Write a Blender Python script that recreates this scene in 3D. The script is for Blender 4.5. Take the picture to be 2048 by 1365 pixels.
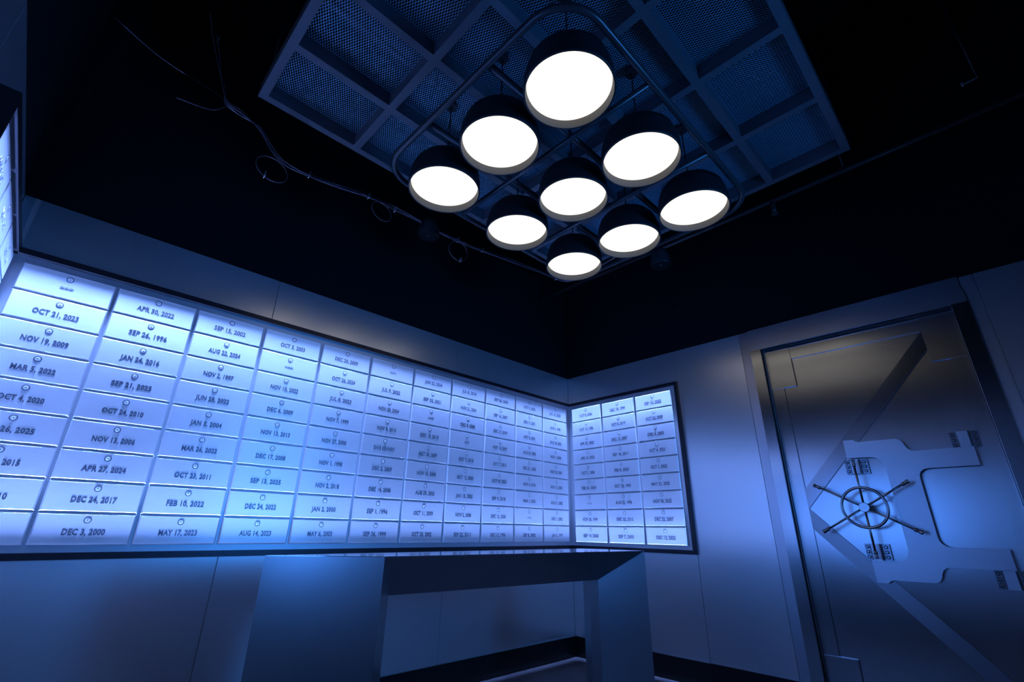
import bpy, bmesh, math, random
from mathutils import Vector, Matrix

# ------------------------------------------------------------------ setup
for o in list(bpy.data.objects):
    bpy.data.objects.remove(o, do_unlink=True)
SC = bpy.context.scene
COL = SC.collection
S = 0.1356                 # one unit (height of a deposit box) in metres
FZ = 6.53                  # floor lies this many units below the grid's lower edge


def W(x, y, z):
    return Vector((x * S, y * S, (z + FZ) * S))


cam_d = bpy.data.cameras.new('camera')
cam_d.sensor_fit = 'HORIZONTAL'
cam_d.sensor_width = 36.0
cam_d.lens = 36.0 * 940.804 / 2048.0
cam_d.clip_start = 0.02
cam = bpy.data.objects.new('camera', cam_d)
COL.objects.link(cam)
cam.location = W(-23.4199, -21.8870, 0.6954)
cam.rotation_euler = (1.95274048, -0.015581775, -0.77196054)
SC.camera = cam

SC.view_settings.view_transform = 'Standard'
SC.view_settings.look = 'None'
SC.view_settings.gamma = 1.0
SC.view_settings.use_curve_mapping = False
SC.view_settings.exposure = 0.0

wd = bpy.data.worlds.new('world')
SC.world = wd
wd.use_nodes = True
wd.node_tree.nodes['Background'].inputs[0].default_value = (0.02, 0.05, 0.16, 1)
wd.node_tree.nodes['Background'].inputs[1].default_value = 0.0

BLUE = (0.06, 0.26, 1.0)
LILAC = (0.21, 0.36, 1.0)
DEEP = (0.03, 0.28, 1.0)
XBF = 3.60


def strip_light(name, loc, length, direction, energy, along, color=BLUE, spread=50, width=0.12):
    """LED strip of the given length (units) lying along a wall, shining along direction."""
    d = bpy.data.lights.new(name, 'AREA')
    d.shape = 'RECTANGLE'
    d.size = length * S
    d.size_y = width * S
    d.energy = energy
    d.color = color
    d.spread = math.radians(spread)
    o = bpy.data.objects.new(name, d)
    COL.objects.link(o)
    zz = -Vector(direction).normalized()
    xx = Vector(along).normalized()
    yy = zz.cross(xx).normalized()
    xx = yy.cross(zz).normalized()
    m = Matrix((xx, yy, zz)).transposed().to_4x4()
    m.translation = W(*loc)
    o.matrix_world = m
    return o


# LED strips tucked behind the frames of the three box walls
TILT = 0.038
for (cx, cy, L_, wall, e) in ((-11.2, -0.20, 29.4, (0, 1, 0), 16), (3.36, -4.35, 8.2, (1, 0, 0), 5.0), (-25.93, -4.35, 8.2, (-1, 0, 0), 8.0)):
    al = (1, 0, 0) if wall[1] else (0, 1, 0)
    for z, s_ in ((9.17, -1), (-0.15, 1)):
        k = 1.0 if s_ < 0 else 0.68
        d_ = (wall[0] * TILT, wall[1] * TILT, s_)
        strip_light('led_strip_light', (cx, cy, z), L_, d_, e * k, al, LILAC, 10)
        strip_light('led_strip_light', (cx, cy, z), L_, (0, 0, s_), e * k * 0.025, al, LILAC, 90)


def fill_spot(loc, target, energy, angle, color=BLUE, radius=1.0, blend=0.8):
    """added blue spot for ambient fill, out of view, with no fixture"""
    d = bpy.data.lights.new('blue_fill_light', 'SPOT')
    d.energy = energy
    d.color = color
    d.spot_size = math.radians(angle)
    d.spot_blend = blend
    d.shadow_soft_size = radius * S
    o = bpy.data.objects.new('blue_fill_light', d)
    COL.objects.link(o)
    o.location = W(*loc)
    o.rotation_euler = (W(*target) - W(*loc)).to_track_quat('-Z', 'Y').to_euler()
    return o


fill_spot((-25.6, -12.0, 2.5), (-6, -12, 8), 48, 165, BLUE, 4.0, 1.0)  # added ambient fill low beside the left wall, out of view
fill_spot((-7.0, -32.0, 4.0), (-14, -2, 9), 190, 120, DEEP, 3.2, 1.0)  # added ambient fill near the front wall, behind the viewpoint

LAMP_STRENGTH = 1.3

# ------------------------------------------------------------------ materials
MATS = {}


def principled(name, base, rough, metal=0.0, spec=0.5):
    m = bpy.data.materials.new(name)
    m.use_nodes = True
    b = m.node_tree.nodes['Principled BSDF']
    b.inputs['Base Color'].default_value = (*base, 1)
    b.inputs['Roughness'].default_value = rough
    b.inputs['Metallic'].default_value = metal
    b.inputs['Specular IOR Level'].default_value = spec
    MATS[name] = m
    return m


def brushed(name, base, rough, scale, aniso=0.0, rot=0.0, bump=0.02, var=0.08, spec=None):
    """metal with fine scratches; scale = noise scale per axis (small = stretched)"""
    m = principled(name, base, rough, 1.0)
    nt = m.node_tree
    b = nt.nodes['Principled BSDF']
    tc = nt.nodes.new('ShaderNodeTexCoord')
    geo = nt.nodes.new('ShaderNodeNewGeometry')
    mp = nt.nodes.new('ShaderNodeMapping')
    mp.inputs['Scale'].default_value = scale
    nt.links.new(geo.outputs['Position'], mp.inputs['Vector'])
    n = nt.nodes.new('ShaderNodeTexNoise')
    n.inputs['Scale'].default_value = 1.0
    n.inputs['Detail'].default_value = 5.0
    n.inputs['Roughness'].default_value = 0.65
    nt.links.new(mp.outputs['Vector'], n.inputs['Vector'])
    mr = nt.nodes.new('ShaderNodeMapRange')
    mr.inputs['To Min'].default_value = rough * (1 - var * 1.6)
    mr.inputs['To Max'].default_value = rough * (1 + var * 1.6)
    nt.links.new(n.outputs['Fac'], mr.inputs['Value'])
    nt.links.new(mr.outputs['Result'], b.inputs['Roughness'])
    mx = nt.nodes.new('ShaderNodeMix')
    mx.data_type = 'RGBA'
    mx.inputs['A'].default_value = tuple(c * (1 - var) for c in base) + (1,)
    mx.inputs['B'].default_value = tuple(min(1, c * (1 + var)) for c in base) + (1,)
    nt.links.new(n.outputs['Fac'], mx.inputs['Factor'])
    nt.links.new(mx.outputs['Result'], b.inputs['Base Color'])
    if bump:
        bp = nt.nodes.new('ShaderNodeBump')
        bp.inputs['Strength'].default_value = bump
        bp.inputs['Distance'].default_value = 0.001
        nt.links.new(n.outputs['Fac'], bp.inputs['Height'])
        nt.links.new(bp.outputs['Normal'], b.inputs['Normal'])
    if aniso:
        tg = nt.nodes.new('ShaderNodeTangent')
        tg.direction_type = 'RADIAL'
        tg.axis = 'Z'
        nt.links.new(tg.outputs['Tangent'], b.inputs['Tangent'])
        b.inputs['Anisotropic'].default_value = aniso
        b.inputs['Anisotropic Rotation'].default_value = rot
    return m


M_WALL = brushed('satin_wall_steel', (0.86, 0.86, 0.88), 0.30, (260, 260, 22), 0.55, 0.0, 0.0, 0.05)
M_WALL.node_tree.nodes['Principled BSDF'].inputs['Metallic'].default_value = 0.82
M_STRIP = brushed('satin_trim_steel', (0.60, 0.60, 0.64), 0.36, (260, 260, 22), 0.3, 0.0, 0.0, 0.05)
M_DOOR = brushed('vault_door_steel', (0.50, 0.50, 0.52), 0.245, (300, 300, 16), 0.8, 0.0, 0.0, 0.002)
M_DOORSTRAP = brushed('vault_strap_steel', (0.36, 0.36, 0.39), 0.19, (300, 300, 16), 0.55, 0.06, 0.0, 0.05)
M_LOWSTRAP = brushed('vault_low_strap_steel', (0.33, 0.32, 0.34), 0.34, (300, 300, 16), 0.3, 0.0, 0.0, 0.02)  # copy of the strap steel, its slope's reflected light put into the tone
M_PLATE = brushed('lock_plate_steel', (0.55, 0.56, 0.60), 0.38, (200, 200, 60), 0.2, 0.0, 0.0, 0.05)
M_BOX = brushed('deposit_box_steel', (0.74, 0.76, 0.80), 0.42, (30, 30, 900), 0.55, 0.25, 0.10, 0.10)
MATS['deposit_box_steel'].node_tree.nodes['Principled BSDF'].inputs['Metallic'].default_value = 0.55
M_BACK = brushed('panel_back_steel', (0.55, 0.58, 0.62), 0.45, (60, 60, 200), 0.2, 0.25, 0.03, 0.05)
M_TEXT = principled('engraving_shade_grey', (0.16, 0.18, 0.22), 0.45, 0.8)  # shading of the cut letters is put into this grey
M_LOCK = principled('lock_steel', (0.85, 0.87, 0.90), 0.38, 0.4)
M_SLOT = principled('lock_shade_dark', (0.10, 0.11, 0.14), 0.5, 0.5)  # shade in the lock's ring and keyhole, put into a dark colour
M_FRAME = principled('frame_dark_bronze', (0.035, 0.035, 0.045), 0.32, 0.6)
M_BLACKWALL = principled('black_painted_wall', (0.007, 0.008, 0.010), 0.9, 0.0, 0.15)
M_BASEB = principled('black_baseboard', (0.010, 0.010, 0.012), 0.28, 0.0, 0.4)
M_GRID = principled('grid_frame_paint', (0.12, 0.13, 0.15), 0.55, 0.0, 0.4)
M_MESH = principled('expanded_metal_blue_tint', (0.42, 0.75, 0.95), 0.45, 0.3, 0.5)  # blue light falling on the mesh is put into its base colour
M_TUBE = principled('black_tube_paint', (0.05, 0.05, 0.055), 0.30, 0.2, 0.5)
M_SHADE = principled('lamp_shade_black', (0.014, 0.013, 0.015), 0.55, 0.0, 0.4)
M_LIP = principled('lamp_lip_beige', (0.13, 0.125, 0.105), 0.6, 0.0, 0.3)
M_CORD = principled('black_cord', (0.01, 0.01, 0.012), 0.6)
M_CABLE = principled('grey_cable', (0.03, 0.03, 0.045), 0.4, 0.0, 0.5)
M_TIE = principled('white_tie', (0.3, 0.3, 0.33), 0.4)
M_TABLE = principled('table_satin_steel', (0.42, 0.43, 0.45), 0.30, 0.93)
M_TABLETOP = principled('table_top_polished', (0.55, 0.55, 0.60), 0.06, 1.0)
M_WHEEL = principled('wheel_dark_steel', (0.42, 0.40, 0.41), 0.28, 1.0)
M_HINGE = principled('latch_dark_steel', (0.26, 0.26, 0.29), 0.25, 0.9)
M_BELL = principled('bell_black', (0.03, 0.03, 0.035), 0.3, 0.0, 0.5)
M_PIPE = principled('pipe_black', (0.05, 0.05, 0.055), 0.3, 0.2, 0.5)

M_DIFF = bpy.data.materials.new('lamp_diffuser_glow')
M_DIFF.use_nodes = True
nt = M_DIFF.node_tree
nt.nodes.clear()
em = nt.nodes.new('ShaderNodeEmission')
em.inputs['Color'].default_value = (1.0, 0.93, 0.82, 1)
em.inputs['Strength'].default_value = LAMP_STRENGTH
ou = nt.nodes.new('ShaderNodeOutputMaterial')
nt.links.new(em.outputs[0], ou.inputs[0])

# concrete-like floor
M_FLOOR = principled('floor_stone', (0.16, 0.16, 0.18), 0.45)
nt = M_FLOOR.node_tree
nz = nt.nodes.new('ShaderNodeTexNoise')
nz.inputs['Scale'].default_value = 2.5
nz.inputs['Detail'].default_value = 8
geo = nt.nodes.new('ShaderNodeNewGeometry')
nt.links.new(geo.outputs['Position'], nz.inputs['Vector'])
cr = nt.nodes.new('ShaderNodeValToRGB')
cr.color_ramp.elements[0].position = 0.35
cr.color_ramp.elements[0].color = (0.03, 0.03, 0.035, 1)
cr.color_ramp.elements[1].position = 0.7
cr.color_ramp.elements[1].color = (0.07, 0.066, 0.072, 1)
nt.links.new(nz.outputs['Fac'], cr.inputs['Fac'])
nt.links.new(cr.outputs['Color'], nt.nodes['Principled BSDF'].inputs['Base Color'])


# ------------------------------------------------------------------ mesh helpers (all in units, local)
class MB:
    def __init__(self):
        self.bm = bmesh.new()

    def face(self, pts, mi=0):
        f = self.bm.faces.new([self.bm.verts.new(Vector(p)) for p in pts])
        f.material_index = mi
        return f

    def box(self, x0, x1, y0, y1, z0, z1, mi=0):
        v = [self.bm.verts.new((x, y, z)) for x in (x0, x1) for y in (y0, y1) for z in (z0, z1)]
        for q in ((0, 1, 3, 2), (4, 6, 7, 5), (0, 4, 5, 1), (2, 3, 7, 6), (0, 2, 6, 4), (1, 5, 7, 3)):
            f = self.bm.faces.new([v[i] for i in q])
            f.material_index = mi
        return self

    def prism(self, poly, t0, t1, fn, mi=0):
        """poly list of (a,b); fn(a,b,t) -> xyz"""
        n = len(poly)
        lo = [self.bm.verts.new(fn(a, b, t0)) for a, b in poly]
        hi = [self.bm.verts.new(fn(a, b, t1)) for a, b in poly]
        fs = [self.bm.faces.new(lo), self.bm.faces.new(list(reversed(hi)))]
        for i in range(n):
            fs.append(self.bm.faces.new([lo[i], hi[i], hi[(i + 1) % n], lo[(i + 1) % n]]))
        for f in fs:
            f.material_index = mi
        return self

    def tube(self, pts, r, seg=10, closed=False, mi=0, cap=True):
        pts = [Vector(p) for p in pts]
        n = len(pts)
        rings = []
        prev = None
        for i, p in enumerate(pts):
            if closed:
                d = (pts[(i + 1) % n] - pts[i - 1])
            else:
                d = (pts[min(i + 1, n - 1)] - pts[max(i - 1, 0)])
            d.normalize()
            if prev is None:
                a = Vector((0, 0, 1)) if abs(d.z) < 0.9 else Vector((1, 0, 0))
                u = d.cross(a).normalized()
            else:
                u = (prev - d * prev.dot(d)).normalized()
            prev = u
            w = d.cross(u)
            rr = r[i] if isinstance(r, (list, tuple)) else r
            rings.append([self.bm.verts.new(p + (u * math.cos(t) + w * math.sin(t)) * rr)
                          for t in [2 * math.pi * k / seg for k in range(seg)]])
        m = n if closed else n - 1
        for i in range(m):
            A, B = rings[i], rings[(i + 1) % n]
            for k in range(seg):
                f = self.bm.faces.new([A[k], A[(k + 1) % seg], B[(k + 1) % seg], B[k]])
                f.smooth = True
                f.material_index = mi
        if cap and not closed:
            for R in (rings[0], rings[-1]):
                f = self.bm.faces.new(R)
                f.material_index = mi
        return self

    def lathe(self, prof, seg=40, centre=(0, 0, 0), axis='Z', mi=0, capends=True):
        c = Vector(centre)
        rings = []
        for r, h in prof:
            ring = []
            for k in range(seg):
                t = 2 * math.pi * k / seg
                if axis == 'Z':
                    p = Vector((r * math.cos(t), r * math.sin(t), h))
                elif axis == 'X':
                    p = Vector((h, r * math.cos(t), r * math.sin(t)))
                else:
                    p = Vector((r * math.cos(t), h, r * math.sin(t)))
                ring.append(self.bm.verts.new(c + p))
            rings.append(ring)
        for A, B in zip(rings, rings[1:]):
            for k in range(seg):
                f = self.bm.faces.new([A[k], A[(k + 1) % seg], B[(k + 1) % seg], B[k]])
                f.smooth = True
                f.material_index = mi
        if capends:
            for R in (rings[0], rings[-1]):
                f = self.bm.faces.new(R)
                f.material_index = mi
        return self

    def build(self, name, mats, parent=None, loc=None, bevel=0.0, sharp=35, bseg=2):
        """loc in units; the mesh stays local to it"""
        if bevel:
            es = [e for e in self.bm.edges if len(e.link_faces) == 2 and e.calc_face_angle(0) > math.radians(30)]
            bmesh.ops.bevel(self.bm, geom=es, offset=bevel, segments=bseg, affect='EDGES', profile=0.6)
        bmesh.ops.recalc_face_normals(self.bm, faces=self.bm.faces)
        bmesh.ops.scale(self.bm, vec=(S, S, S), verts=self.bm.verts)
        me = bpy.data.meshes.new(name)
        self.bm.to_mesh(me)
        self.bm.free()
        for m in (mats if isinstance(mats, (list, tuple)) else [mats]):
            me.materials.append(m)
        return link(name, me, parent, loc)


def link(name, me, parent=None, loc=None):
    o = bpy.data.objects.new(name, me)
    COL.objects.link(o)
    if parent is not None:
        o.parent = parent
        o.location = Vector(loc) * S if loc is not None else (0, 0, 0)
    else:
        o.location = W(*loc) if loc is not None else W(0, 0, 0)
    return o


def tag(o, label=None, cat=None, group=None, kind=None):
    if label:
        o['label'] = label
    if cat:
        o['category'] = cat
    if group:
        o['group'] = group
    if kind:
        o['kind'] = kind
    return o


def empty(name, loc, label, cat, group=None):
    o = bpy.data.objects.new(name, None)
    COL.objects.link(o)
    o.location = W(*loc)
    o.empty_display_size = 0.05
    return tag(o, label, cat, group, 'structure' if cat == 'door frame' else 'thing')


def struct(o, label, cat):
    return tag(o, label, cat, None, 'structure')


# ------------------------------------------------------------------ room shell
XB = 3.60      # right wall surface
XC = -26.47    # left wall surface
YD = -33.0     # wall behind the camera
ZF = -FZ
ZT = 11.47     # top of steel cladding
ZC = 30.0      # black ceiling
T = 0.9        # wall thickness
BT = 1.10      # baseboard height

m = MB(); m.box(XC - T, XB + T + 2, YD - T, T, ZF - 0.8, ZF)
struct(m.build('floor', M_FLOOR), 'dark mottled stone floor glimpsed between the table legs', 'floor')
m = MB(); m.box(XC - T, XB + T + 2, YD - T, T, ZC, ZC + 0.6)
struct(m.build('ceiling', M_BLACKWALL), 'black open ceiling above the metal grid', 'ceiling')

G = 0.02


def cladding(name, label, fn, edges, seams_mat=M_WALL, extra=None):
    """steel sheets side by side on a wall, thin gaps between them; fn(box coords)"""
    mb = MB()
    for a, b in zip(edges, edges[1:]):
        fn(mb, a + G, b - G, ZF, ZT, 0.0)
    fn(mb, edges[0], edges[-1], ZF, ZT, 0.10)      # backing behind the seams
    if extra:
        extra(mb)
    return struct(mb.build(name, [seams_mat, M_STRIP]), label, 'wall')


# far wall (carries the long grid of boxes), plane y = 0
def fA(mb, a, b, z0, z1, d):
    mb.box(a, b, d, d + 0.12 if d == 0 else T, z0, z1)


cladding('wall_back', 'satin steel clad wall carrying the long grid of deposit boxes', fA,
         [XC, -17.7, -7.05, XB])


# left wall, plane x = XC
def fC(mb, a, b, z0, z1, d):
    mb.box(XC - (d + 0.12 if d == 0 else T), XC - d, a, b, z0, z1)


cladding('wall_left', 'satin steel clad wall at the left edge of the view', fC, [YD, -22, -9.2, 0])


def fD(mb, a, b, z0, z1, d):
    mb.box(a, b, YD - (d + 0.12 if d == 0 else T), YD - d, z0, z1)


cladding('wall_front', 'satin steel clad wall behind the viewpoint', fD, [XC, -14, -5, XB])

# right wall with the vault door opening: y -21.9 .. -13.9, z ZF .. 10.22
DY0, DY1, DZ1 = -21.90, -13.90, 10.22
mb = MB()
mb.box(XB, XB + 0.12, -8.74 + G, 0, ZF, ZT)
mb.box(XB, XB + 0.12, -12.84 + G, -8.74 - G, ZF, ZT)
mb.box(XB - 0.03, XB + 0.12, -13.5, -12.84 - G, ZF, ZT, 1)
mb.box(XB, XB + 0.12, -22.92 + G, -22.42 - G, ZF, ZT)
mb.box(XB, XB + 0.12, YD, -22.92 - G, ZF, ZT)
mb.box(XB + 0.10, XB + T, DY1, 0, ZF, ZT)
mb.box(XB + 0.10, XB + T, YD, DY0, ZF, ZT)
mb.box(XB + 0.10, XB + T, DY0, DY1, DZ1, ZT)
struct(mb.build('wall_right', [M_WALL, M_STRIP]), 'satin steel clad wall around the vault door', 'wall')

# black upper walls, set back a little behind the cladding
up = MB(); up.box(XC - T, XB + T, 0.15, T, ZT, ZC)
struct(up.build('wall_back_upper', M_BLACKWALL), 'black painted wall above the steel cladding at the back', 'wall')
up = MB(); up.box(XC - T, XC - 0.15, YD, 0.15, ZT, ZC)
struct(up.build('wall_left_upper', M_BLACKWALL), 'black painted wall above the cladding on the left', 'wall')
up = MB(); up.box(XB + 0.15, XB + T, YD, 0.15, ZT, ZC)
struct(up.build('wall_right_upper', M_BLACKWALL), 'black painted wall above the cladding and vault door on the right', 'wall')
up = MB(); up.box(XC - T, XB + T, YD - T, YD - 0.15, ZT, ZC)
struct(up.build('wall_front_upper', M_BLACKWALL), 'black painted wall above the cladding behind the viewpoint', 'wall')


# baseboards with a slim ledge on top
def baseboard(name, label, boxes):
    mb = MB()
    for b in boxes:
        mb.box(*b)
    struct(mb.build(name, M_BASEB, bevel=0.02, bseg=1), label, 'baseboard')


baseboard('baseboard_back', 'black baseboard along the back wall',
          [(XC, XB, -0.12, 0, ZF, ZF + BT - 0.05), (XC, XB, -0.17, 0, ZF + BT - 0.05, ZF + BT)])
baseboard('baseboard_right', 'black baseboard between the corner and the vault door',
          [(XB - 0.12, XB, -8.8, -0.12, ZF, ZF + BT - 0.05), (XB - 0.17, XB, -8.8, -0.12, ZF + BT - 0.05, ZF + BT),
           (XB - 0.07, XB, -13.34, -8.8, ZF, ZF + BT)])
baseboard('baseboard_left', 'black baseboard along the left wall',
          [(XC, XC + 0.12, YD, -0.12, ZF, ZF + BT - 0.05)])

# header sheet above the vault door
mb = MB(); mb.box(XB - 0.10, XB + 0.10, -22.41, -13.36, 10.80, ZT + 0.02)
struct(mb.build('trim_1', M_STRIP, bevel=0.01, bseg=1), 'bright steel header sheet above the vault door frame', 'trim')

# ------------------------------------------------------------------ deposit boxes
BW, BH = 2.545, 0.975
GROW = 'deposit boxes in the steel wall grids'


def box_mesh(depth):
    mb = MB()
    mb.box(0, BW, -depth, -0.016, 0, BH)
    bm = mb.bm
    es = [e for e in bm.edges if all(abs(v.co.y + depth) < 1e-5 for v in e.verts)]
    bmesh.ops.bevel(bm, geom=es, offset=0.042, segments=1, affect='EDGES', profile=0.5)
    bmesh.ops.recalc_face_normals(bm, faces=bm.faces)
    bmesh.ops.scale(bm, vec=(S, S, S), verts=bm.verts)
    me = bpy.data.meshes.new('deposit_box')
    bm.to_mesh(me); bm.free()
    me.materials.append(M_BOX)
    return me


def lock_mesh():
    mb = MB()
    # dished ring with a raised core and keyhole slot, facing -y, centred on the origin
    mb.lathe([(0.105, 0.0), (0.100, -0.003), (0.088, -0.003), (0.078, 0.0)], 24, axis='Y', mi=1, capends=False)
    mb.lathe([(0.052, 0.0), (0.050, -0.003), (0.040, -0.005)], 20, axis='Y')
    mb.box(-0.010, 0.010, -0.0065, -0.004, -0.028, 0.028, 1)
    mb.lathe([(0.078, -0.002), (0.052, -0.002)], 20, axis='Y', mi=0, capends=False)
    bm = mb.bm
    bmesh.ops.recalc_face_normals(bm, faces=bm.faces)
    bmesh.ops.scale(bm, vec=(S, S, S), verts=bm.verts)
    me = bpy.data.meshes.new('lock')
    bm.to_mesh(me); bm.free()
    me.materials.append(M_LOCK); me.materials.append(M_SLOT)
    return me


TEXT_CACHE = {}


def text_mesh(s):
    if s in TEXT_CACHE:
        return TEXT_CACHE[s]
    cu = bpy.data.curves.new('lettering', 'FONT')
    cu.body = s
    cu.align_x = 'CENTER'
    cu.align_y = 'CENTER'
    cu.size = 1.0
    cu.extrude = 0.035
    cu.offset = 0.035 if s.strip('*') else 0.0
    cu.resolution_u = 2
    cu.space_character = 1.04
    ob = bpy.data.objects.new('lettering', cu)
    COL.objects.link(ob)
    dg = bpy.context.evaluated_depsgraph_get()
    dg.update()
    me = bpy.data.meshes.new_from_object(ob.evaluated_get(dg))
    bpy.data.objects.remove(ob, do_unlink=True)
    bpy.data.curves.remove(cu)
    xs = [v.co.x for v in me.vertices]
    w = max(xs) - min(xs)
    cx = (max(xs) + min(xs)) / 2
    if s.strip('*') == '':
        k = 0.36 / w; kz = k * 1.1
        ys = [v.co.y for v in me.vertices]; cy = (max(ys) + min(ys)) / 2
    else:
        k = (0.100 * len(s)) / w
        kz = 0.19 / 0.73
        cy = 0.73 * 0.5 - 0.365
        ys = [v.co.y for v in me.vertices]
        top = max(ys)
        cy = top - 0.365
    for v in me.vertices:
        x, y, z = v.co
        v.co = ((x - cx) * k * S, -(z * 0.03 + 0.0012) * S, (y - cy) * kz * S)
    me.materials.clear()
    me.materials.append(M_TEXT)
    me.name = 'date_lettering'
    TEXT_CACHE[s] = me
    return me


LOCK = lock_mesh()
BOXM = {0.10: box_mesh(0.10), 0.18: box_mesh(0.18), 0.05: box_mesh(0.10)}
ORD = ['top', 'second', 'third', 'fourth', 'fifth', 'sixth', 'seventh', 'eighth', 'bottom']


def deposit_box(s, loc, rotz, depth, label):
    o = link('deposit_box', BOXM[depth], None, loc)
    o.rotation_euler = (0, 0, rotz)
    tag(o, label, 'deposit box', GROW)
    d = 0.10 if depth == 0.05 else depth
    link('lock', LOCK, o, (BW / 2, -d, 0.76))
    link('date_lettering', text_mesh(s), o, (BW / 2, -d, 0.40))
    return o


A = [
 ['***', 'OCT 21, 2023', 'NOV 19, 2009', 'MAR 5, 2022', 'OCT 4, 2020', 'JUL 26, 2025', 'AUG 7, 2015', 'MAY 3, 2010', 'JUN 8, 2019'],
 ['APR 30, 2022', 'SEP 26, 1996', 'JAN 24, 2016', 'SEP 21, 2025', 'OCT 24, 2010', 'NOV 13, 2006', 'APR 27, 2024', 'DEC 24, 2017', 'DEC 3, 2000'],
 ['SEP 15, 2002', 'AUG 22, 2024', 'NOV 2, 1997', 'JUN 28, 2022', 'JAN 3, 2004', 'MAR 26, 2022', 'OCT 23, 2011', 'FEB 10, 2022', 'MAY 17, 2023'],
 ['OCT 5, 2003', '***', 'NOV 10, 2022', 'DEC 6, 2009', 'NOV 13, 2013', 'DEC 17, 2008', 'SEP 13, 2025', 'DEC 24, 2022', 'AUG 14, 2023'],
 ['DEC 20, 2009', 'OCT 26, 2024', 'JUL 8, 2023', 'NOV 7, 1999', 'NOV 27, 2000', 'NOV 1, 1998', 'NOV 2, 2018', 'JAN 2, 2000', 'MAY 6, 2003'],
 ['***', 'JUL 9, 2022', 'NOV 28, 2004', 'NOV 8, 2015', 'DAVE RENNERY', 'DEC 2, 2007', 'DEC 14, 2008', 'SEP 1, 1996', 'SEP 26, 1999'],
 ['JAN 22, 2024', 'SEP 30, 2021', '***', 'DEC 19, 2010', 'OCT 30, 2007', 'NOV 15, 2003', 'AUG 29, 2003', 'OCT 11, 2009', 'OCT 20, 2002'],
 ['JUL 8, 2018', 'NOV 21, 2004', 'DEC 8, 2008', '***', 'OCT 7, 2018', 'OCT 12, 2025', 'JAN 18, 2025', 'NOV 2, 2008', 'SEP 22, 2013'],
 ['SEP 28, 2003', 'SEP 16, 2007', 'DEC 17, 2019', 'NOV 15, 2009', 'OCT 7, 2013', 'OCT 29, 2023', 'SEP 9, 2018', 'DEC 12, 2004', 'DEC 15, 1996'],
 ['OCT 5, 2025', 'DEC 9, 2021', 'OCT 3, 2005', 'AUG 29, 2003', 'DEC 21, 2025', 'NOV 4, 2018', 'MAR 1, 2025', '***', 'SEP 8, 2002'],
 ['JUL 16, 2025', 'AUG 3, 1996', 'AUG 18, 2025', 'NOV 1, 2024', 'NOV 25, 2001', 'NOV 12, 2002', 'AUG 21, 2002', 'DEC 1, 2002', 'JAN 5, 1997'],
]
B = [
 ['OCT 8, 2006', 'OCT 13, 1996', 'APR 23, 2022', 'APR 10, 2022', 'OCT 1, 2006', 'FEB 24, 2024', '***', 'NOV 28, 1999', 'SEP 14, 2003'],
 ['DEC 18, 1999', 'OCT 6, 2019', 'DEC 15, 2007', 'SEP 18, 2011', 'FEB 8, 2024', 'OCT 20, 1993', 'AUG 22, 1996', 'DEC 22, 2013', 'SEP 7, 2003'],
 ['SEP 10, 2022', 'OCT 22, 2000', 'DEC 4, 2005', 'OCT 4, 2023', 'OCT 1, 2022', 'MAY 31, 2025', 'NOV 30, 2025', 'DEC 22, 2007', 'DEC 12, 2023'],
]
Cc = [
 ['OCT 9, 2011', 'SEP 8, 2019', 'NOV 3, 2002', 'DEC 7, 2014', 'MAY 2, 2021', 'AUG 5, 2001', 'JUN 6, 2020', 'SEP 3, 2017', 'OCT 2, 2016'],
 ['NOV 6, 2005', 'JAN 9, 2022', 'OCT 8, 2017', 'APR 4, 2021', 'DEC 5, 1999', 'NOV 9, 2014', 'JUL 7, 2019', 'FEB 6, 2011', 'MAR 3, 2013'],
 ['DEC 8, 2002', 'NOV 5, 2017', 'SEP 4, 2022', 'OCT 9, 1998', 'JAN 7, 2018', 'AUG 8, 2010', 'DEC 9, 2012', 'MAY 5, 2024', 'JUN 3, 2007'],
]
CN = ['first', 'second', 'third', 'fourth', 'fifth', 'sixth', 'seventh', 'eighth', 'ninth', 'tenth', 'eleventh']


def box_label(s, c, r, wall):
    mark = 'marked with three asterisks' if s == '***' else 'engraved ' + s
    if not any(ch.isdigit() for ch in s) and s != '***':
        mark = 'engraved with a name'
    return 'steel box %s, %s row, %s column %s' % (mark, ORD[r], CN[c], wall)


for c in range(11):
    x0 = 3.216 - (10 - c) * 2.64503 - 2.545
    for r in range(9):
        deposit_box(A[c][r], (x0, 0, 8 - r + 0.012), 0, 0.10, box_label(A[c][r], c, r, 'of the long wall'))
for c in range(3):
    y0 = -(0.4265 + c * 2.664)
    for r in range(9):
        deposit_box(B[c][r], (XB, y0, 8 - r + 0.012), -math.pi / 2, 0.18,
                    box_label(B[c][r], c, r, 'right of the corner'))
for c in range(3):
    y0 = -(0.4265 + c * 2.664) - BW
    for r in range(9):
        o = deposit_box(Cc[c][r], (-26.12, y0, 8 - r + 0.012), math.pi / 2, 0.05,
                        box_label(Cc[c][r], c, r, 'of the left wall'))


# grids: back plate and frame around each group of boxes
def grid_housing(label, back, frames, loc):
    e = empty('box_grid_frame', loc, label, 'frame')
    mb = MB(); mb.box(*back); mb.build('back_plate', M_BACK, e)
    for nm, f in frames:
        mb = MB(); mb.box(*f); mb.build(nm, M_FRAME, e, bevel=0.012, bseg=1)
    return e


def W0(e):
    return (e.location.x / S, e.location.y / S, e.location.z / S - FZ)


ZI0, ZI1, ZO0, ZO1 = -0.20, 9.23, -0.41, 9.44
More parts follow.
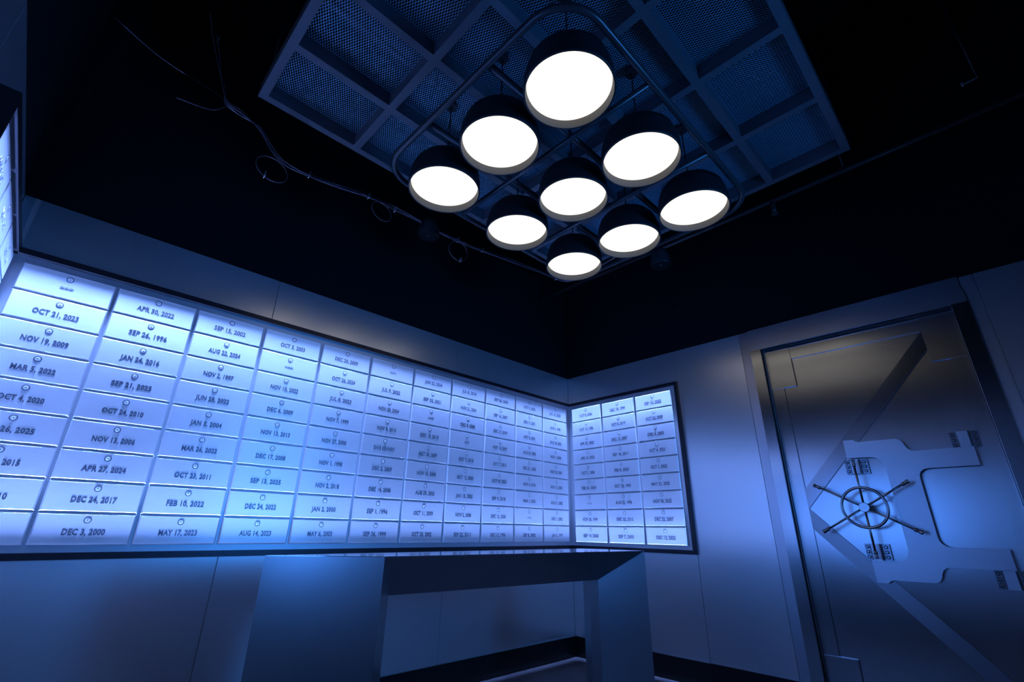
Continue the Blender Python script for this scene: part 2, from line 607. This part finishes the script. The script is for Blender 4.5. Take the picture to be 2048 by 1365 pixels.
# back wall (local coords relative to loc (0,0,0) which maps to z=-FZ+... )
e = grid_housing('dark metal frame around the long grid on the back wall',
                 (-26.12, XB, -0.015, 0.0, ZI0, ZI1),
                 [('top_rail', (-26.0, XB - 0.01, -0.22, 0.0, ZI1, ZO1)),
                  ('bottom_rail', (-26.0, XB - 0.01, -0.22, 0.0, ZO0, ZI0))], (0, 0, 0))
e = grid_housing('dark metal frame around the narrow grid right of the corner',
                 (XB - 0.015, XB, -8.59, -0.015, ZI0, ZI1),
                 [('top_rail', (XB - 0.22, XB, -8.79, -0.22, ZI1, ZO1)),
                  ('bottom_rail', (XB - 0.22, XB, -8.79, -0.22, ZO0, ZI0)),
                  ('side_rail', (XB - 0.22, XB, -8.79, -8.59, ZI0, ZI1))], (0, 0, 0))
e = grid_housing('deep dark frame around the grid at the left edge',
                 (XC, -26.12, -8.59, -0.015, ZI0, ZI1),
                 [('top_rail', (XC, -25.97, -8.80, -0.22, ZI1, ZO1 + 0.05)),
                  ('bottom_rail', (XC, -25.97, -8.80, -0.22, ZO0, ZI0)),
                  ('side_rail', (XC, -25.97, -8.80, -8.59, ZI0, ZI1))], (0, 0, 0))

# ------------------------------------------------------------------ vault door frame
e = empty('vault_door_frame', (XB, -17.9, ZF), 'brushed steel frame standing proud around the vault door', 'door frame')
ox, oy, oz = XB, -17.9, ZF


def L(b, o3):
    return (b[0] - o3[0], b[1] - o3[0], b[2] - o3[1], b[3] - o3[1], b[4] - o3[2], b[5] - o3[2])


o3 = (ox, oy, oz)
mb = MB(); mb.box(*L((3.43, 4.5, -13.88, -13.35, ZF, 10.24), o3)); mb.build('jamb', M_DOOR, e, bevel=0.015, bseg=1)
mb = MB(); mb.box(*L((3.43, 4.5, -22.46, -21.92, ZF, 10.24), o3)); mb.build('jamb', M_DOORSTRAP, e, bevel=0.015, bseg=1)
mb = MB(); mb.box(*L((3.43, 4.5, -22.46, -13.35, 10.24, 10.80), o3)); mb.build('lintel', M_STRIP, e, bevel=0.015, bseg=1)
mb = MB()
mb.box(*L((3.62, 4.5, -13.90, -13.87, ZF, 10.24), o3))
mb.box(*L((3.62, 4.5, -21.92, -13.88, 10.225, 10.245), o3))
mb.build('door_gasket', M_BLACKWALL, e)

# ------------------------------------------------------------------ vault door
XD = 3.97     # face of the lowest sheet
XS = 3.895     # face of the straps
door = empty('vault_door', (XD, -17.9, ZF), 'heavy steel vault door with diagonal straps and spoked wheel', 'door')
o3 = (XD, -17.9, ZF)


def yz(poly, x0, x1, mb):
    mb.prism([(a - o3[1], b - o3[2]) for a, b in poly], x0 - o3[0], x1 - o3[0], lambda a, b, t: (t, a, b))


def dplate(name, poly, x0, x1, mat, bevel=0.012, parent=None):
    mb = MB(); yz(poly, x0, x1, mb)
    return mb.build(name, mat, parent or door, bevel=bevel, bseg=1)


DB = ZF + 0.1
dplate('door_leaf', [(-21.88, DB), (-13.92, DB), (-13.92, 10.12), (-21.88, 10.12)], XD, XD + 0.5, M_DOOR)
# border straps
dplate('border_strap', [(-14.55, 2.78), (-13.93, 2.78), (-13.93, 7.98), (-14.55, 7.98)], XS, XD, M_DOOR)
dplate('border_strap', [(-14.55, -4.26), (-13.93, -4.26), (-13.93, 0.97), (-14.55, 0.97)], XS, XD, M_DOOR)
dplate('border_strap', [(-20.64, 9.49), (-15.16, 9.49), (-15.16, 10.11), (-20.64, 10.11)], XS, XD, M_DOOR)
dplate('border_strap', [(-21.87, -4.26), (-21.30, -4.26), (-21.30, 8.0), (-21.87, 8.0)], XS, XD, M_DOOR)
# corner plates
dplate('corner_plate', [(-15.17, 7.98), (-13.93, 7.98), (-13.93, 10.11), (-15.17, 10.11)], XS - 0.05, XD, M_DOOR)
dplate('corner_plate', [(-21.87, 8.0), (-20.65, 8.0), (-20.65, 10.11), (-21.87, 10.11)], XS - 0.05, XD, M_DOOR)
dplate('corner_plate', [(-15.23, DB), (-13.93, DB), (-13.93, -4.26), (-15.23, -4.26)], XS - 0.05, XD, M_DOOR)
dplate('corner_plate', [(-21.87, DB), (-20.65, DB), (-20.65, -4.26), (-21.87, -4.26)], XS - 0.05, XD, M_DOOR)
# diagonal straps meeting at the left
dplate('diagonal_strap', [(-14.545, 2.78), (-14.545, 1.875), (-20.64, 8.60), (-20.64, 9.48)], XS, XD, M_DOORSTRAP)
dplate('diagonal_strap', [(-14.545, 0.97), (-14.545, 1.875), (-20.64, -4.84), (-20.64, -5.75)], XS, XD, M_LOWSTRAP)
dplate('strap_joint', [(-13.93, 2.78), (-13.93, 0.97), (-14.55, 0.97), (-14.55, 2.78)], XS, XD, M_DOOR)


def arc(cy, cz, r, a0, a1, n=6):
    return [(cy + r * math.cos(math.radians(a0 + (a1 - a0) * i / n)), cz + r * math.sin(math.radians(a0 + (a1 - a0) * i / n)))
            for i in range(n + 1)]


# lock plate: upper half outline, mirrored about the wheel's height 1.86
ZM = 1.86
XP = 3.66
up_out = [(-16.65, 4.89), (-17.03, 4.89), (-17.09, 4.84), (-17.17, 4.78), (-17.28, 4.76), (-18.50, 4.76)]
up_out += [(-18.66, 4.75), (-18.78, 4.67), (-18.85, 4.56), (-18.90, 4.40), (-18.97, 4.27), (-19.08, 4.19), (-19.22, 4.17)]
up_out += [(-21.09, 4.17), (-21.09, 3.42), (-19.47, 3.42), (-19.30, 3.39), (-19.17, 3.29), (-19.11, 3.17), (-19.09, 3.02)]
up_in = [(-16.63, 4.08), (-17.50, 4.05), (-17.72, 4.01), (-17.89, 3.88), (-17.98, 3.70), (-18.01, 3.50), (-18.01, 2.60)]
up_in = [(y, z) for y, z in up_in]


def mir(p):
    return [(y, 2 * ZM - z) for y, z in p]


outline = up_out + list(reversed(mir(up_out))) + mir(up_in) + list(reversed(up_in))
lp = dplate('lock_plate', outline, XP, XP + 0.10, M_PLATE, bevel=0.008)
# spacer behind the plate so that it stands off the door
for y, z in ((-18.5, 4.3), (-18.5, -0.6), (-20.4, 3.8), (-20.4, -0.08), (-17.0, 4.4), (-17.0, -0.7)):
    mb = MB(); mb.lathe([(0.12, XP + 0.08 - XD), (0.12, 0.02)], 12, (0, y + 17.9, z - ZF), axis='X')
    mb.build('standoff', M_HINGE, door)


def latch(y0, z0, block):
    """clamp with riveted flanges: base plate, raised block and four rivets each side"""
    w, h = 0.90, 0.66
    y1 = y0 - w
    dz = -ZF
    mb = MB()
    yz([(y0, z0), (y1, z0), (y1, z0 - h), (y0, z0 - h)], 3.84, XD, mb)
    b = mb.build('clamp', M_HINGE, door, bevel=0.012, bseg=1)
    mb = MB()
    a, c = block
    mb.prism([(y0 - a + 17.9, 3.84 - XD), (y0 - a - 0.07 + 17.9, 3.66 - XD), (y1 + c + 0.07 + 17.9, 3.66 - XD), (y1 + c + 17.9, 3.84 - XD)],
             z0 - h - ZF, z0 - ZF, lambda p, q, t: (q, p, t))
    mb.build('clamp_block', M_PLATE, b, bevel=0.01, bseg=1)
    for yy in (y0 - a * 0.5, y1 + c * 0.5):
        for k in range(3):
            mb = MB()
            mb.lathe([(0.07, 3.85 - XD), (0.07, 3.80 - XD), (0.04, 3.78 - XD)], 12,
                     (0, yy + 17.9, z0 - h * (0.19 + 0.31 * k) - ZF), axis='X')
            mb.build('rivet', M_HINGE, b)


latch(-16.47, 4.01, (0.18, 0.26))
latch(-16.47, 2 * ZM - 4.01 + 0.66, (0.18, 0.26))
latch(-20.44, 4.82, (0.18, 0.24))
latch(-20.44, 2 * ZM - 4.82 + 0.66, (0.18, 0.24))

# wheel
XW = 3.10
HY, HZ = -16.95, 1.86
wc = (HY + 17.9, HZ - ZF)
mb = MB()
mb.lathe([(0.11, 0.0), (0.11, XW - XD + 0.15), (0.14, XW - XD + 0.1)], 24, (0, wc[0], wc[1]), axis='X')
mb.build('wheel_shaft', M_DOORSTRAP, door)
mb = MB()
mb.lathe([(0.20, XW - XD + 0.12), (0.205, XW - XD - 0.06), (0.19, XW - XD - 0.08)], 32, (0, wc[0], wc[1]), axis='X')
hub = mb.build('handwheel', M_WHEEL, door)
mb = MB()
mb.tube([(XW - XD, wc[0] + 0.84 * math.cos(t), wc[1] + 0.84 * math.sin(t)) for t in [2 * math.pi * k / 56 for k in range(56)]],
        0.058, 12, closed=True)
mb.build('wheel_rim', M_WHEEL, hub)
for k in range(6):
    a = math.radians(90 + 60 * k)
    dv = Vector((0, math.cos(a), math.sin(a)))
    c0 = Vector((XW - XD, wc[0], wc[1]))
    mb = MB()
    mb.tube([c0 + dv * 0.15, c0 + dv * 1.80], 0.045, 10)
    mb.tube([c0 + dv * q for q in (1.76, 1.80, 1.84, 1.86, 1.98, 2.0, 2.04, 2.07)],
            [0.07, 0.082, 0.082, 0.07, 0.07, 0.085, 0.085, 0.075], 12)
    mb.build('spoke', M_WHEEL, hub)

# ------------------------------------------------------------------ table (bevelled picture-frame sides)
D_ = 0.8
zt = 0.6954 - D_
P0 = Vector((-18.20, -6.48)); P1 = Vector((-15.54, -8.49)); P2 = Vector((-3.01, -9.46)); P3 = Vector((-3.81, -6.57))
u = (P2 - P1).normalized(); n = Vector((-u.y, u.x))
if n.y < 0:
    n = -n
bb = 1.80
wi = 1.14
hh = 1.24
tb = empty('table', (-10.4, -7.9, ZF), 'dark grey steel table with sloping mitred sides in the middle of the room', 'table')
tc = Vector((-10.4, -7.9, ZF))


def tl(p2, z):
    return (p2.x - tc.x, p2.y - tc.y, z - tc.z)


Lf = (P2 - P1).length
ilf = P1 + u * wi + n * bb * 0.999      # inner left front
irf = P1 + u * (Lf - wi) + n * bb
ilb = P0 + u * 2.2 + n * 0.0
ilb = P1 + u * wi + n * (bb + 0.55)
irb = P1 + u * (Lf - wi) + n * (bb + 0.55)
zi = zt - hh
zf = ZF
mb = MB()
f = mb.face
f([tl(P1, zt), tl(P2, zt), tl(irf, zi), tl(ilf, zi)])                       # front bevel of the top
f([tl(P1, zt), tl(ilf, zi), tl(ilf, zf), tl(P1, zf)])                       # front bevel of left leg
f([tl(P2, zt), tl(P2, zf), tl(irf, zf), tl(irf, zi)])                       # front bevel of right leg
f([tl(ilf, zi), tl(irf, zi), tl(irb, zi), tl(ilb, zi)])                     # underside
f([tl(ilf, zi), tl(ilb, zi), tl(ilb, zf), tl(ilf, zf)])                     # inner faces
f([tl(irf, zi), tl(irf, zf), tl(irb, zf), tl(irb, zi)])
f([tl(P0, zt), tl(P1, zt), tl(P1, zf), tl(P0, zf)])                         # outer left
f([tl(P2, zt), tl(P3, zt), tl(P3, zf), tl(P2, zf)])                         # outer right
f([tl(P0, zt), tl(ilb, zi), tl(irb, zi), tl(P3, zt)])                       # back bevel
f([tl(P0, zt), tl(P0, zf), tl(ilb, zf), tl(ilb, zi)])
f([tl(P3, zt), tl(irb, zi), tl(irb, zf), tl(P3, zf)])
f([tl(P0, zf), tl(P1, zf), tl(ilf, zf), tl(ilb, zf)])
f([tl(P3, zf), tl(irb, zf), tl(irf, zf), tl(P2, zf)])
bmesh.ops.remove_doubles(mb.bm, verts=mb.bm.verts, dist=1e-4)
mb.build('table_base', M_TABLE, tb)
mb = MB()
mb.prism([(P0.x - tc.x, P0.y - tc.y), (P1.x - tc.x, P1.y - tc.y), (P2.x - tc.x, P2.y - tc.y), (P3.x - tc.x, P3.y - tc.y)],
         zt + 0.001 - tc.z, zt + 0.02 - tc.z, lambda a, b, t: (a, b, t))
mb.build('table_top', M_TABLETOP, tb)

# ------------------------------------------------------------------ ceiling grid with expanded metal
GX = [-21.05, -17.0, -13.05, -9.1, -5.05, -1.15]
GY = [-20.4, -17.2, -13.9, -10.75, -7.6, -4.5]
GZ = 17.0
GH = 0.75
g = empty('ceiling_grid', (-11.1, -12.4, GZ), 'blue lit metal ceiling grid filled with expanded mesh above the lamps', 'ceiling grid')
gc = (-11.1, -12.4, GZ)
for x in GX:
    mb = MB(); mb.box(x - 0.16 - gc[0], x + 0.16 - gc[0], GY[0] - 0.16 - gc[1], GY[-1] + 0.16 - gc[1], 0, GH)
    mb.build('long_bar', M_GRID, g)
for y in GY:
    for a, b in zip(GX, GX[1:]):
        mb = MB(); mb.box(a + 0.16 - gc[0], b - 0.16 - gc[0], y - 0.16 - gc[1], y + 0.16 - gc[1], 0.002, GH)
        mb.build('cross_bar', M_GRID, g)


def mesh_panel(wx, wy):
    """expanded metal: zigzag strands; diamonds px wide, py long"""
    mb = MB()
    px, py = 0.052, 0.200
    nx = int(round(wx / px)); ny = int(round(wy / py))
    px = wx / nx; py = wy / ny
    t = 0.0065
    h = 0.024
    bm = mb.bm
    for i in range(nx + 1):
        x = -wx / 2 + i * px
        pts = []
        for j in range(2 * ny + 1):
            y = -wy / 2 + j * py / 2
            sx = (px / 2) * (1 if (j + i) % 2 else -1) * 0.9
            xx = min(max(x + sx, -wx / 2), wx / 2)
            pts.append((xx, y))
        rows = []
        for x_, y_ in pts:
            rows.append((bm.verts.new((x_ - t, y_, 0)), bm.verts.new((x_ + t, y_, 0)),
                         bm.verts.new((x_ + t + 0.006, y_, h)), bm.verts.new((x_ - t + 0.006, y_, h))))
        for a, b in zip(rows, rows[1:]):
            for k in range(4):
                bm.faces.new([a[k], a[(k + 1) % 4], b[(k + 1) % 4], b[k]])
    bmesh.ops.scale(bm, vec=(S, S, S), verts=bm.verts)
    me = bpy.data.meshes.new('mesh_panel')
    bm.to_mesh(me); bm.free()
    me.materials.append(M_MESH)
    return me


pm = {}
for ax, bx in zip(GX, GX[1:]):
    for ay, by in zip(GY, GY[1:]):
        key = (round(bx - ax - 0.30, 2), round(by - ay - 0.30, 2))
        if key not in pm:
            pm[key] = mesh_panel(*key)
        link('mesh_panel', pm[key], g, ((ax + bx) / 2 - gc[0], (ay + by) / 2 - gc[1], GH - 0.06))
for x in (GX[0], GX[2], GX[3], GX[-1]):
    for y in (GY[0], GY[-1]):
        mb = MB(); mb.tube([(x - gc[0], y - gc[1], GH), (x - gc[0], y - gc[1], ZC - GZ)], 0.04, 6)
        mb.build('hanger_rod', M_PIPE, g)

# ------------------------------------------------------------------ tube frame below the grid
RZ = 13.65
rx0, rx1, ry0, ry1, rr = -17.12, -4.98, -17.2, -7.8, 1.35
rc = (-11.05, -12.5, RZ)
rg = empty('tube_frame', rc, 'dark rounded rectangular tube frame hanging around the nine lamps', 'light frame')
pts = []
for cx, cy, a0 in ((rx1 - rr, ry1 - rr, 0), (rx0 + rr, ry1 - rr, 90), (rx0 + rr, ry0 + rr, 180), (rx1 - rr, ry0 + rr, 270)):
    for k in range(13):
        a = math.radians(a0 + 90 * k / 12)
        pts.append((cx + rr * math.cos(a) - rc[0], cy + rr * math.sin(a) - rc[1], 0))
mb = MB(); mb.tube(pts, 0.115, 14, closed=True)
mb.build('frame_tube', M_TUBE, rg)
for x in (-13.1, -9.0):
    mb = MB(); mb.tube([(x - rc[0], ry0 - rc[1], 0.02), (x - rc[0], ry1 - rc[1], 0.02)], 0.10, 12)
    mb.build('cross_tube', M_TUBE, rg)
for y in (-13.95, -10.8):
    mb = MB(); mb.tube([(rx0 - rc[0], y - rc[1], 0.22), (rx1 - rc[0], y - rc[1], 0.22)], 0.12, 12)
    mb.build('cross_tube', M_TUBE, rg)
for x in (-13.1, -9.0):
    for y in (-13.95, -10.8):
        mb = MB(); mb.tube([(x - rc[0], y - rc[1], 0.1), (x - rc[0], y - rc[1], GZ - RZ + 0.05)], 0.022, 6)
        mb.build('hanging_wire', M_CORD, rg)

# ------------------------------------------------------------------ lamps
LX = [-15.05, -11.02, -6.98]
LY = [-15.5, -12.4, -9.2]
LZ = 13.0


def lamp_first():
    e = empty('pendant_lamp', (0, 0, 0), 'x', 'pendant lamp')
    mb = MB()
    prof = [(1.345, 0.0), (1.40, 0.0), (1.405, 0.06), (1.385, 0.45), (1.34, 0.75), (1.24, 1.05), (1.05, 1.30), (0.78, 1.47),
            (0.45, 1.56), (0.12, 1.60), (0.10, 1.68), (0.03, 1.70)]
    mb.lathe(prof, 56, capends=False)
    mb.build('lamp_shade', M_SHADE, e)
    mb = MB()
    mb.lathe([(1.345, 0.0), (1.335, 0.02), (1.30, 0.36)], 56, capends=False)
    mb.build('inner_rim', M_LIP, e)
    mb = MB()
    mb.lathe([(1.31, 0.30), (1.31, 0.40), (0.02, 0.42)], 56)
    mb.build('diffuser', M_DIFF, e)
    mb = MB()
    mb.tube([(0, 0, 1.66), (0, 0, GZ - LZ + GH - 0.1)], 0.03, 6)
    mb.build('cord', M_CORD, e)
    mb = MB()
    mb.lathe([(0.24, GZ - LZ + 0.38), (0.24, GZ - LZ + 0.58), (0.05, GZ - LZ + 0.66)], 16)
    mb.build('canopy', M_CORD, e)
    return e


LAB = {
 (0, 0): 'black dome lamp nearest the viewer, largest and topmost of the nine',
 (0, 1): 'black dome lamp, middle of the left side of the nine',
 (0, 2): 'black dome lamp at the left corner of the nine',
 (1, 0): 'black dome lamp, middle of the upper right side of the nine',
 (1, 1): 'black dome lamp at the centre of the nine',
 (1, 2): 'black dome lamp, middle of the lower left side of the nine',
 (2, 0): 'black dome lamp at the right corner of the nine',
 (2, 1): 'black dome lamp, middle of the lower right side of the nine',
 (2, 2): 'black dome lamp farthest away, lowest and smallest of the nine',
}
base = None
for i, x in enumerate(LX):
    for j, y in enumerate(LY):
        if base is None:
            base = lamp_first(); o = base
        else:
            o = base.copy(); COL.objects.link(o)
            for ch in list(base.children):
                c = ch.copy(); COL.objects.link(c); c.parent = o
        o.location = W(x, y, LZ)
        tag(o, LAB[(i, j)], 'pendant lamp', 'nine dome lamps under the ceiling grid')

# ------------------------------------------------------------------ pendant bells, pipe, cables


def bell(x, y, z, label):
    e = empty('pendant_speaker', (x, y, z), label, 'speaker', 'dark bell pendants beside the ceiling grid')
    mb = MB()
    mb.lathe([(0.55, 0.0), (0.57, 0.03), (0.56, 0.3), (0.50, 0.62), (0.38, 0.92), (0.22, 1.12), (0.10, 1.2), (0.05, 1.3)], 32, capends=False)
    mb.build('bell_shell', M_BELL, e)
    mb = MB(); mb.lathe([(0.54, 0.05), (0.05, 0.08)], 32)
    mb.build('grille', M_BLACKWALL, e)
    mb = MB(); mb.box(-0.09, 0.09, -0.015, 0.015, 0.03, 0.06)
    mb.build('badge', M_TIE, e)
    mb = MB(); mb.tube([(0, 0, 1.25), (0, 0, ZC - z)], 0.02, 6)
    mb.build('cord', M_CORD, e)


bell(-12.2, -3.75, 14.9, 'dark bell shaped pendant behind the left corner lamp')
bell(-1.08, -10.9, 14.9, 'dark bell shaped pendant below the right hand lamps')

mb = MB()
mb.tube([(0.36, -31, 17.0), (0.36, -1.0, 17.0)], 0.13, 12)
pp = tag(mb.build('ceiling_pipe', M_PIPE), 'thin dark pipe running past the right edge of the grid', 'pipe')
mb = MB()
mb.tube([(0.36, -16.75, 17.25), (0.36, -16.75, 16.2)], 0.12, 10)
mb.lathe([(0.16, 16.15), (0.16, 16.25)], 12, (0.36, -16.75, 0))
mb.build('sprinkler_drop', M_PIPE, pp)
for y in (-28, -20, -8):
    mb = MB(); mb.tube([(0.36, y, 17.1), (0.36, y, ZC)], 0.03, 6)
    mb.build('pipe_hanger', M_PIPE, pp)

# arm with a small head at the upper right
e = empty('sensor_bracket', (-1.87, -24.85, 17.0), 'small pale arm with a square head in the dark upper right', 'bracket')
mb = MB(); mb.tube([(0, 0, 0), (0.02, 0.42, 0.0)], 0.03, 8); mb.build('bracket_rod', M_TIE, e)
mb = MB(); mb.box(-0.05, 0.05, 0.40, 0.46, -0.06, 0.06); mb.build('bracket_head', M_TIE, e)
mb = MB(); mb.tube([(0, 0, 0), (0, 0, ZC - 17)], 0.02, 6); mb.build('drop_rod', M_PIPE, e)


def smooth(pts, n=6):
    out = []
    P = [Vector(p) for p in pts]
    for i in range(len(P) - 1):
        p0 = P[max(i - 1, 0)]; p1 = P[i]; p2 = P[i + 1]; p3 = P[min(i + 2, len(P) - 1)]
        for k in range(n):
            t = k / n
            out.append(0.5 * ((2 * p1) + (-p0 + p2) * t + (2 * p0 - 5 * p1 + 4 * p2 - p3) * t * t + (-p0 + 3 * p1 - 3 * p2 + p3) * t ** 3))
    out.append(P[-1])
    return out


random.seed(4)
run = [(-23.5, -0.4, 23.9), (-22.95, -0.4, 22.2), (-22.13, -0.4, 19.9), (-21.78, -0.4, 19.28), (-21.1, -0.4, 19.1), (-20.21, -0.4, 18.74),
       (-19.03, -0.4, 17.6), (-17.0, -0.4, 17.63), (-14.34, -0.4, 18.15), (-12.73, -0.4, 18.18), (-8.29, -0.4, 18.23), (-4.09, -0.4, 18.7),
       (0.12, -0.4, 19.2), (2.9, -0.5, 19.6), (3.3, -2.0, 19.6), (3.3, -6.0, 20.2)]
e = empty('cable_bundle', (-12, -0.4, 18), 'loose dark cable bundle drooping along the black upper back wall', 'cable')
for k in range(5):
    q = [(x + 12 + random.uniform(-.08, .08), y + 0.4 - random.uniform(0, .18), z - 18 + random.uniform(-.12, .12)) for x, y, z in run]
    mb = MB(); mb.tube(smooth(q), 0.028, 6)
    mb.build('cable', M_CABLE, e)


def loop(cx, cz, a, b, tilt=0):
    mb = MB()
    pts = []
    for k in range(28):
        t = 2 * math.pi * k / 28
        x = a * math.cos(t); z = b * math.sin(t)
        pts.append((cx + 12 + x * math.cos(tilt) - z * math.sin(tilt), -0.05 - 0.1 * math.sin(t), cz - 18 + x * math.sin(tilt) + z * math.cos(tilt)))
    mb.tube(pts, 0.025, 6, closed=True)
    mb.build('cable_loop', M_CABLE, e)


loop(-19.3, 16.9, 0.75, 0.55, -0.3)
loop(-13.4, 17.6, 0.65, 0.45, -0.5)
loop(-7.8, 17.5, 0.75, 0.62, 0)
for x, z in ((-19.55, 16.4), (-17.6, 17.6), (-14.3, 18.15), (-12.6, 18.15), (-7.9, 18.3), (-5.8, 18.5), (-7.6, 16.9), (-22.9, 22.6), (1.9, 19.4)):
    mb = MB(); mb.box(x + 12 - 0.018, x + 12 + 0.018, -0.22, 0.04, z - 18 - 0.14, z - 18 + 0.14)
    mb.build('cable_tie', M_TIE, e)
# stray cables at the left
for q in ([(-27.0, -0.3, 20.7), (-24.5, -0.4, 19.8), (-22.0, -0.4, 19.5)], [(-24.6, -0.4, 21.2), (-23.4, -0.4, 19.9), (-22.0, -0.4, 19.45)],
          [(-21.75, -0.4, 19.2), (-22.3, -0.4, 18.5), (-23.6, -0.4, 18.2)]):
    q = [(max(a, -26.5) + 12, b + 0.4, c - 18) for a, b, c in q]
    mb = MB(); mb.tube(smooth(q), 0.022, 6)
    mb.build('cable', M_CABLE, e)
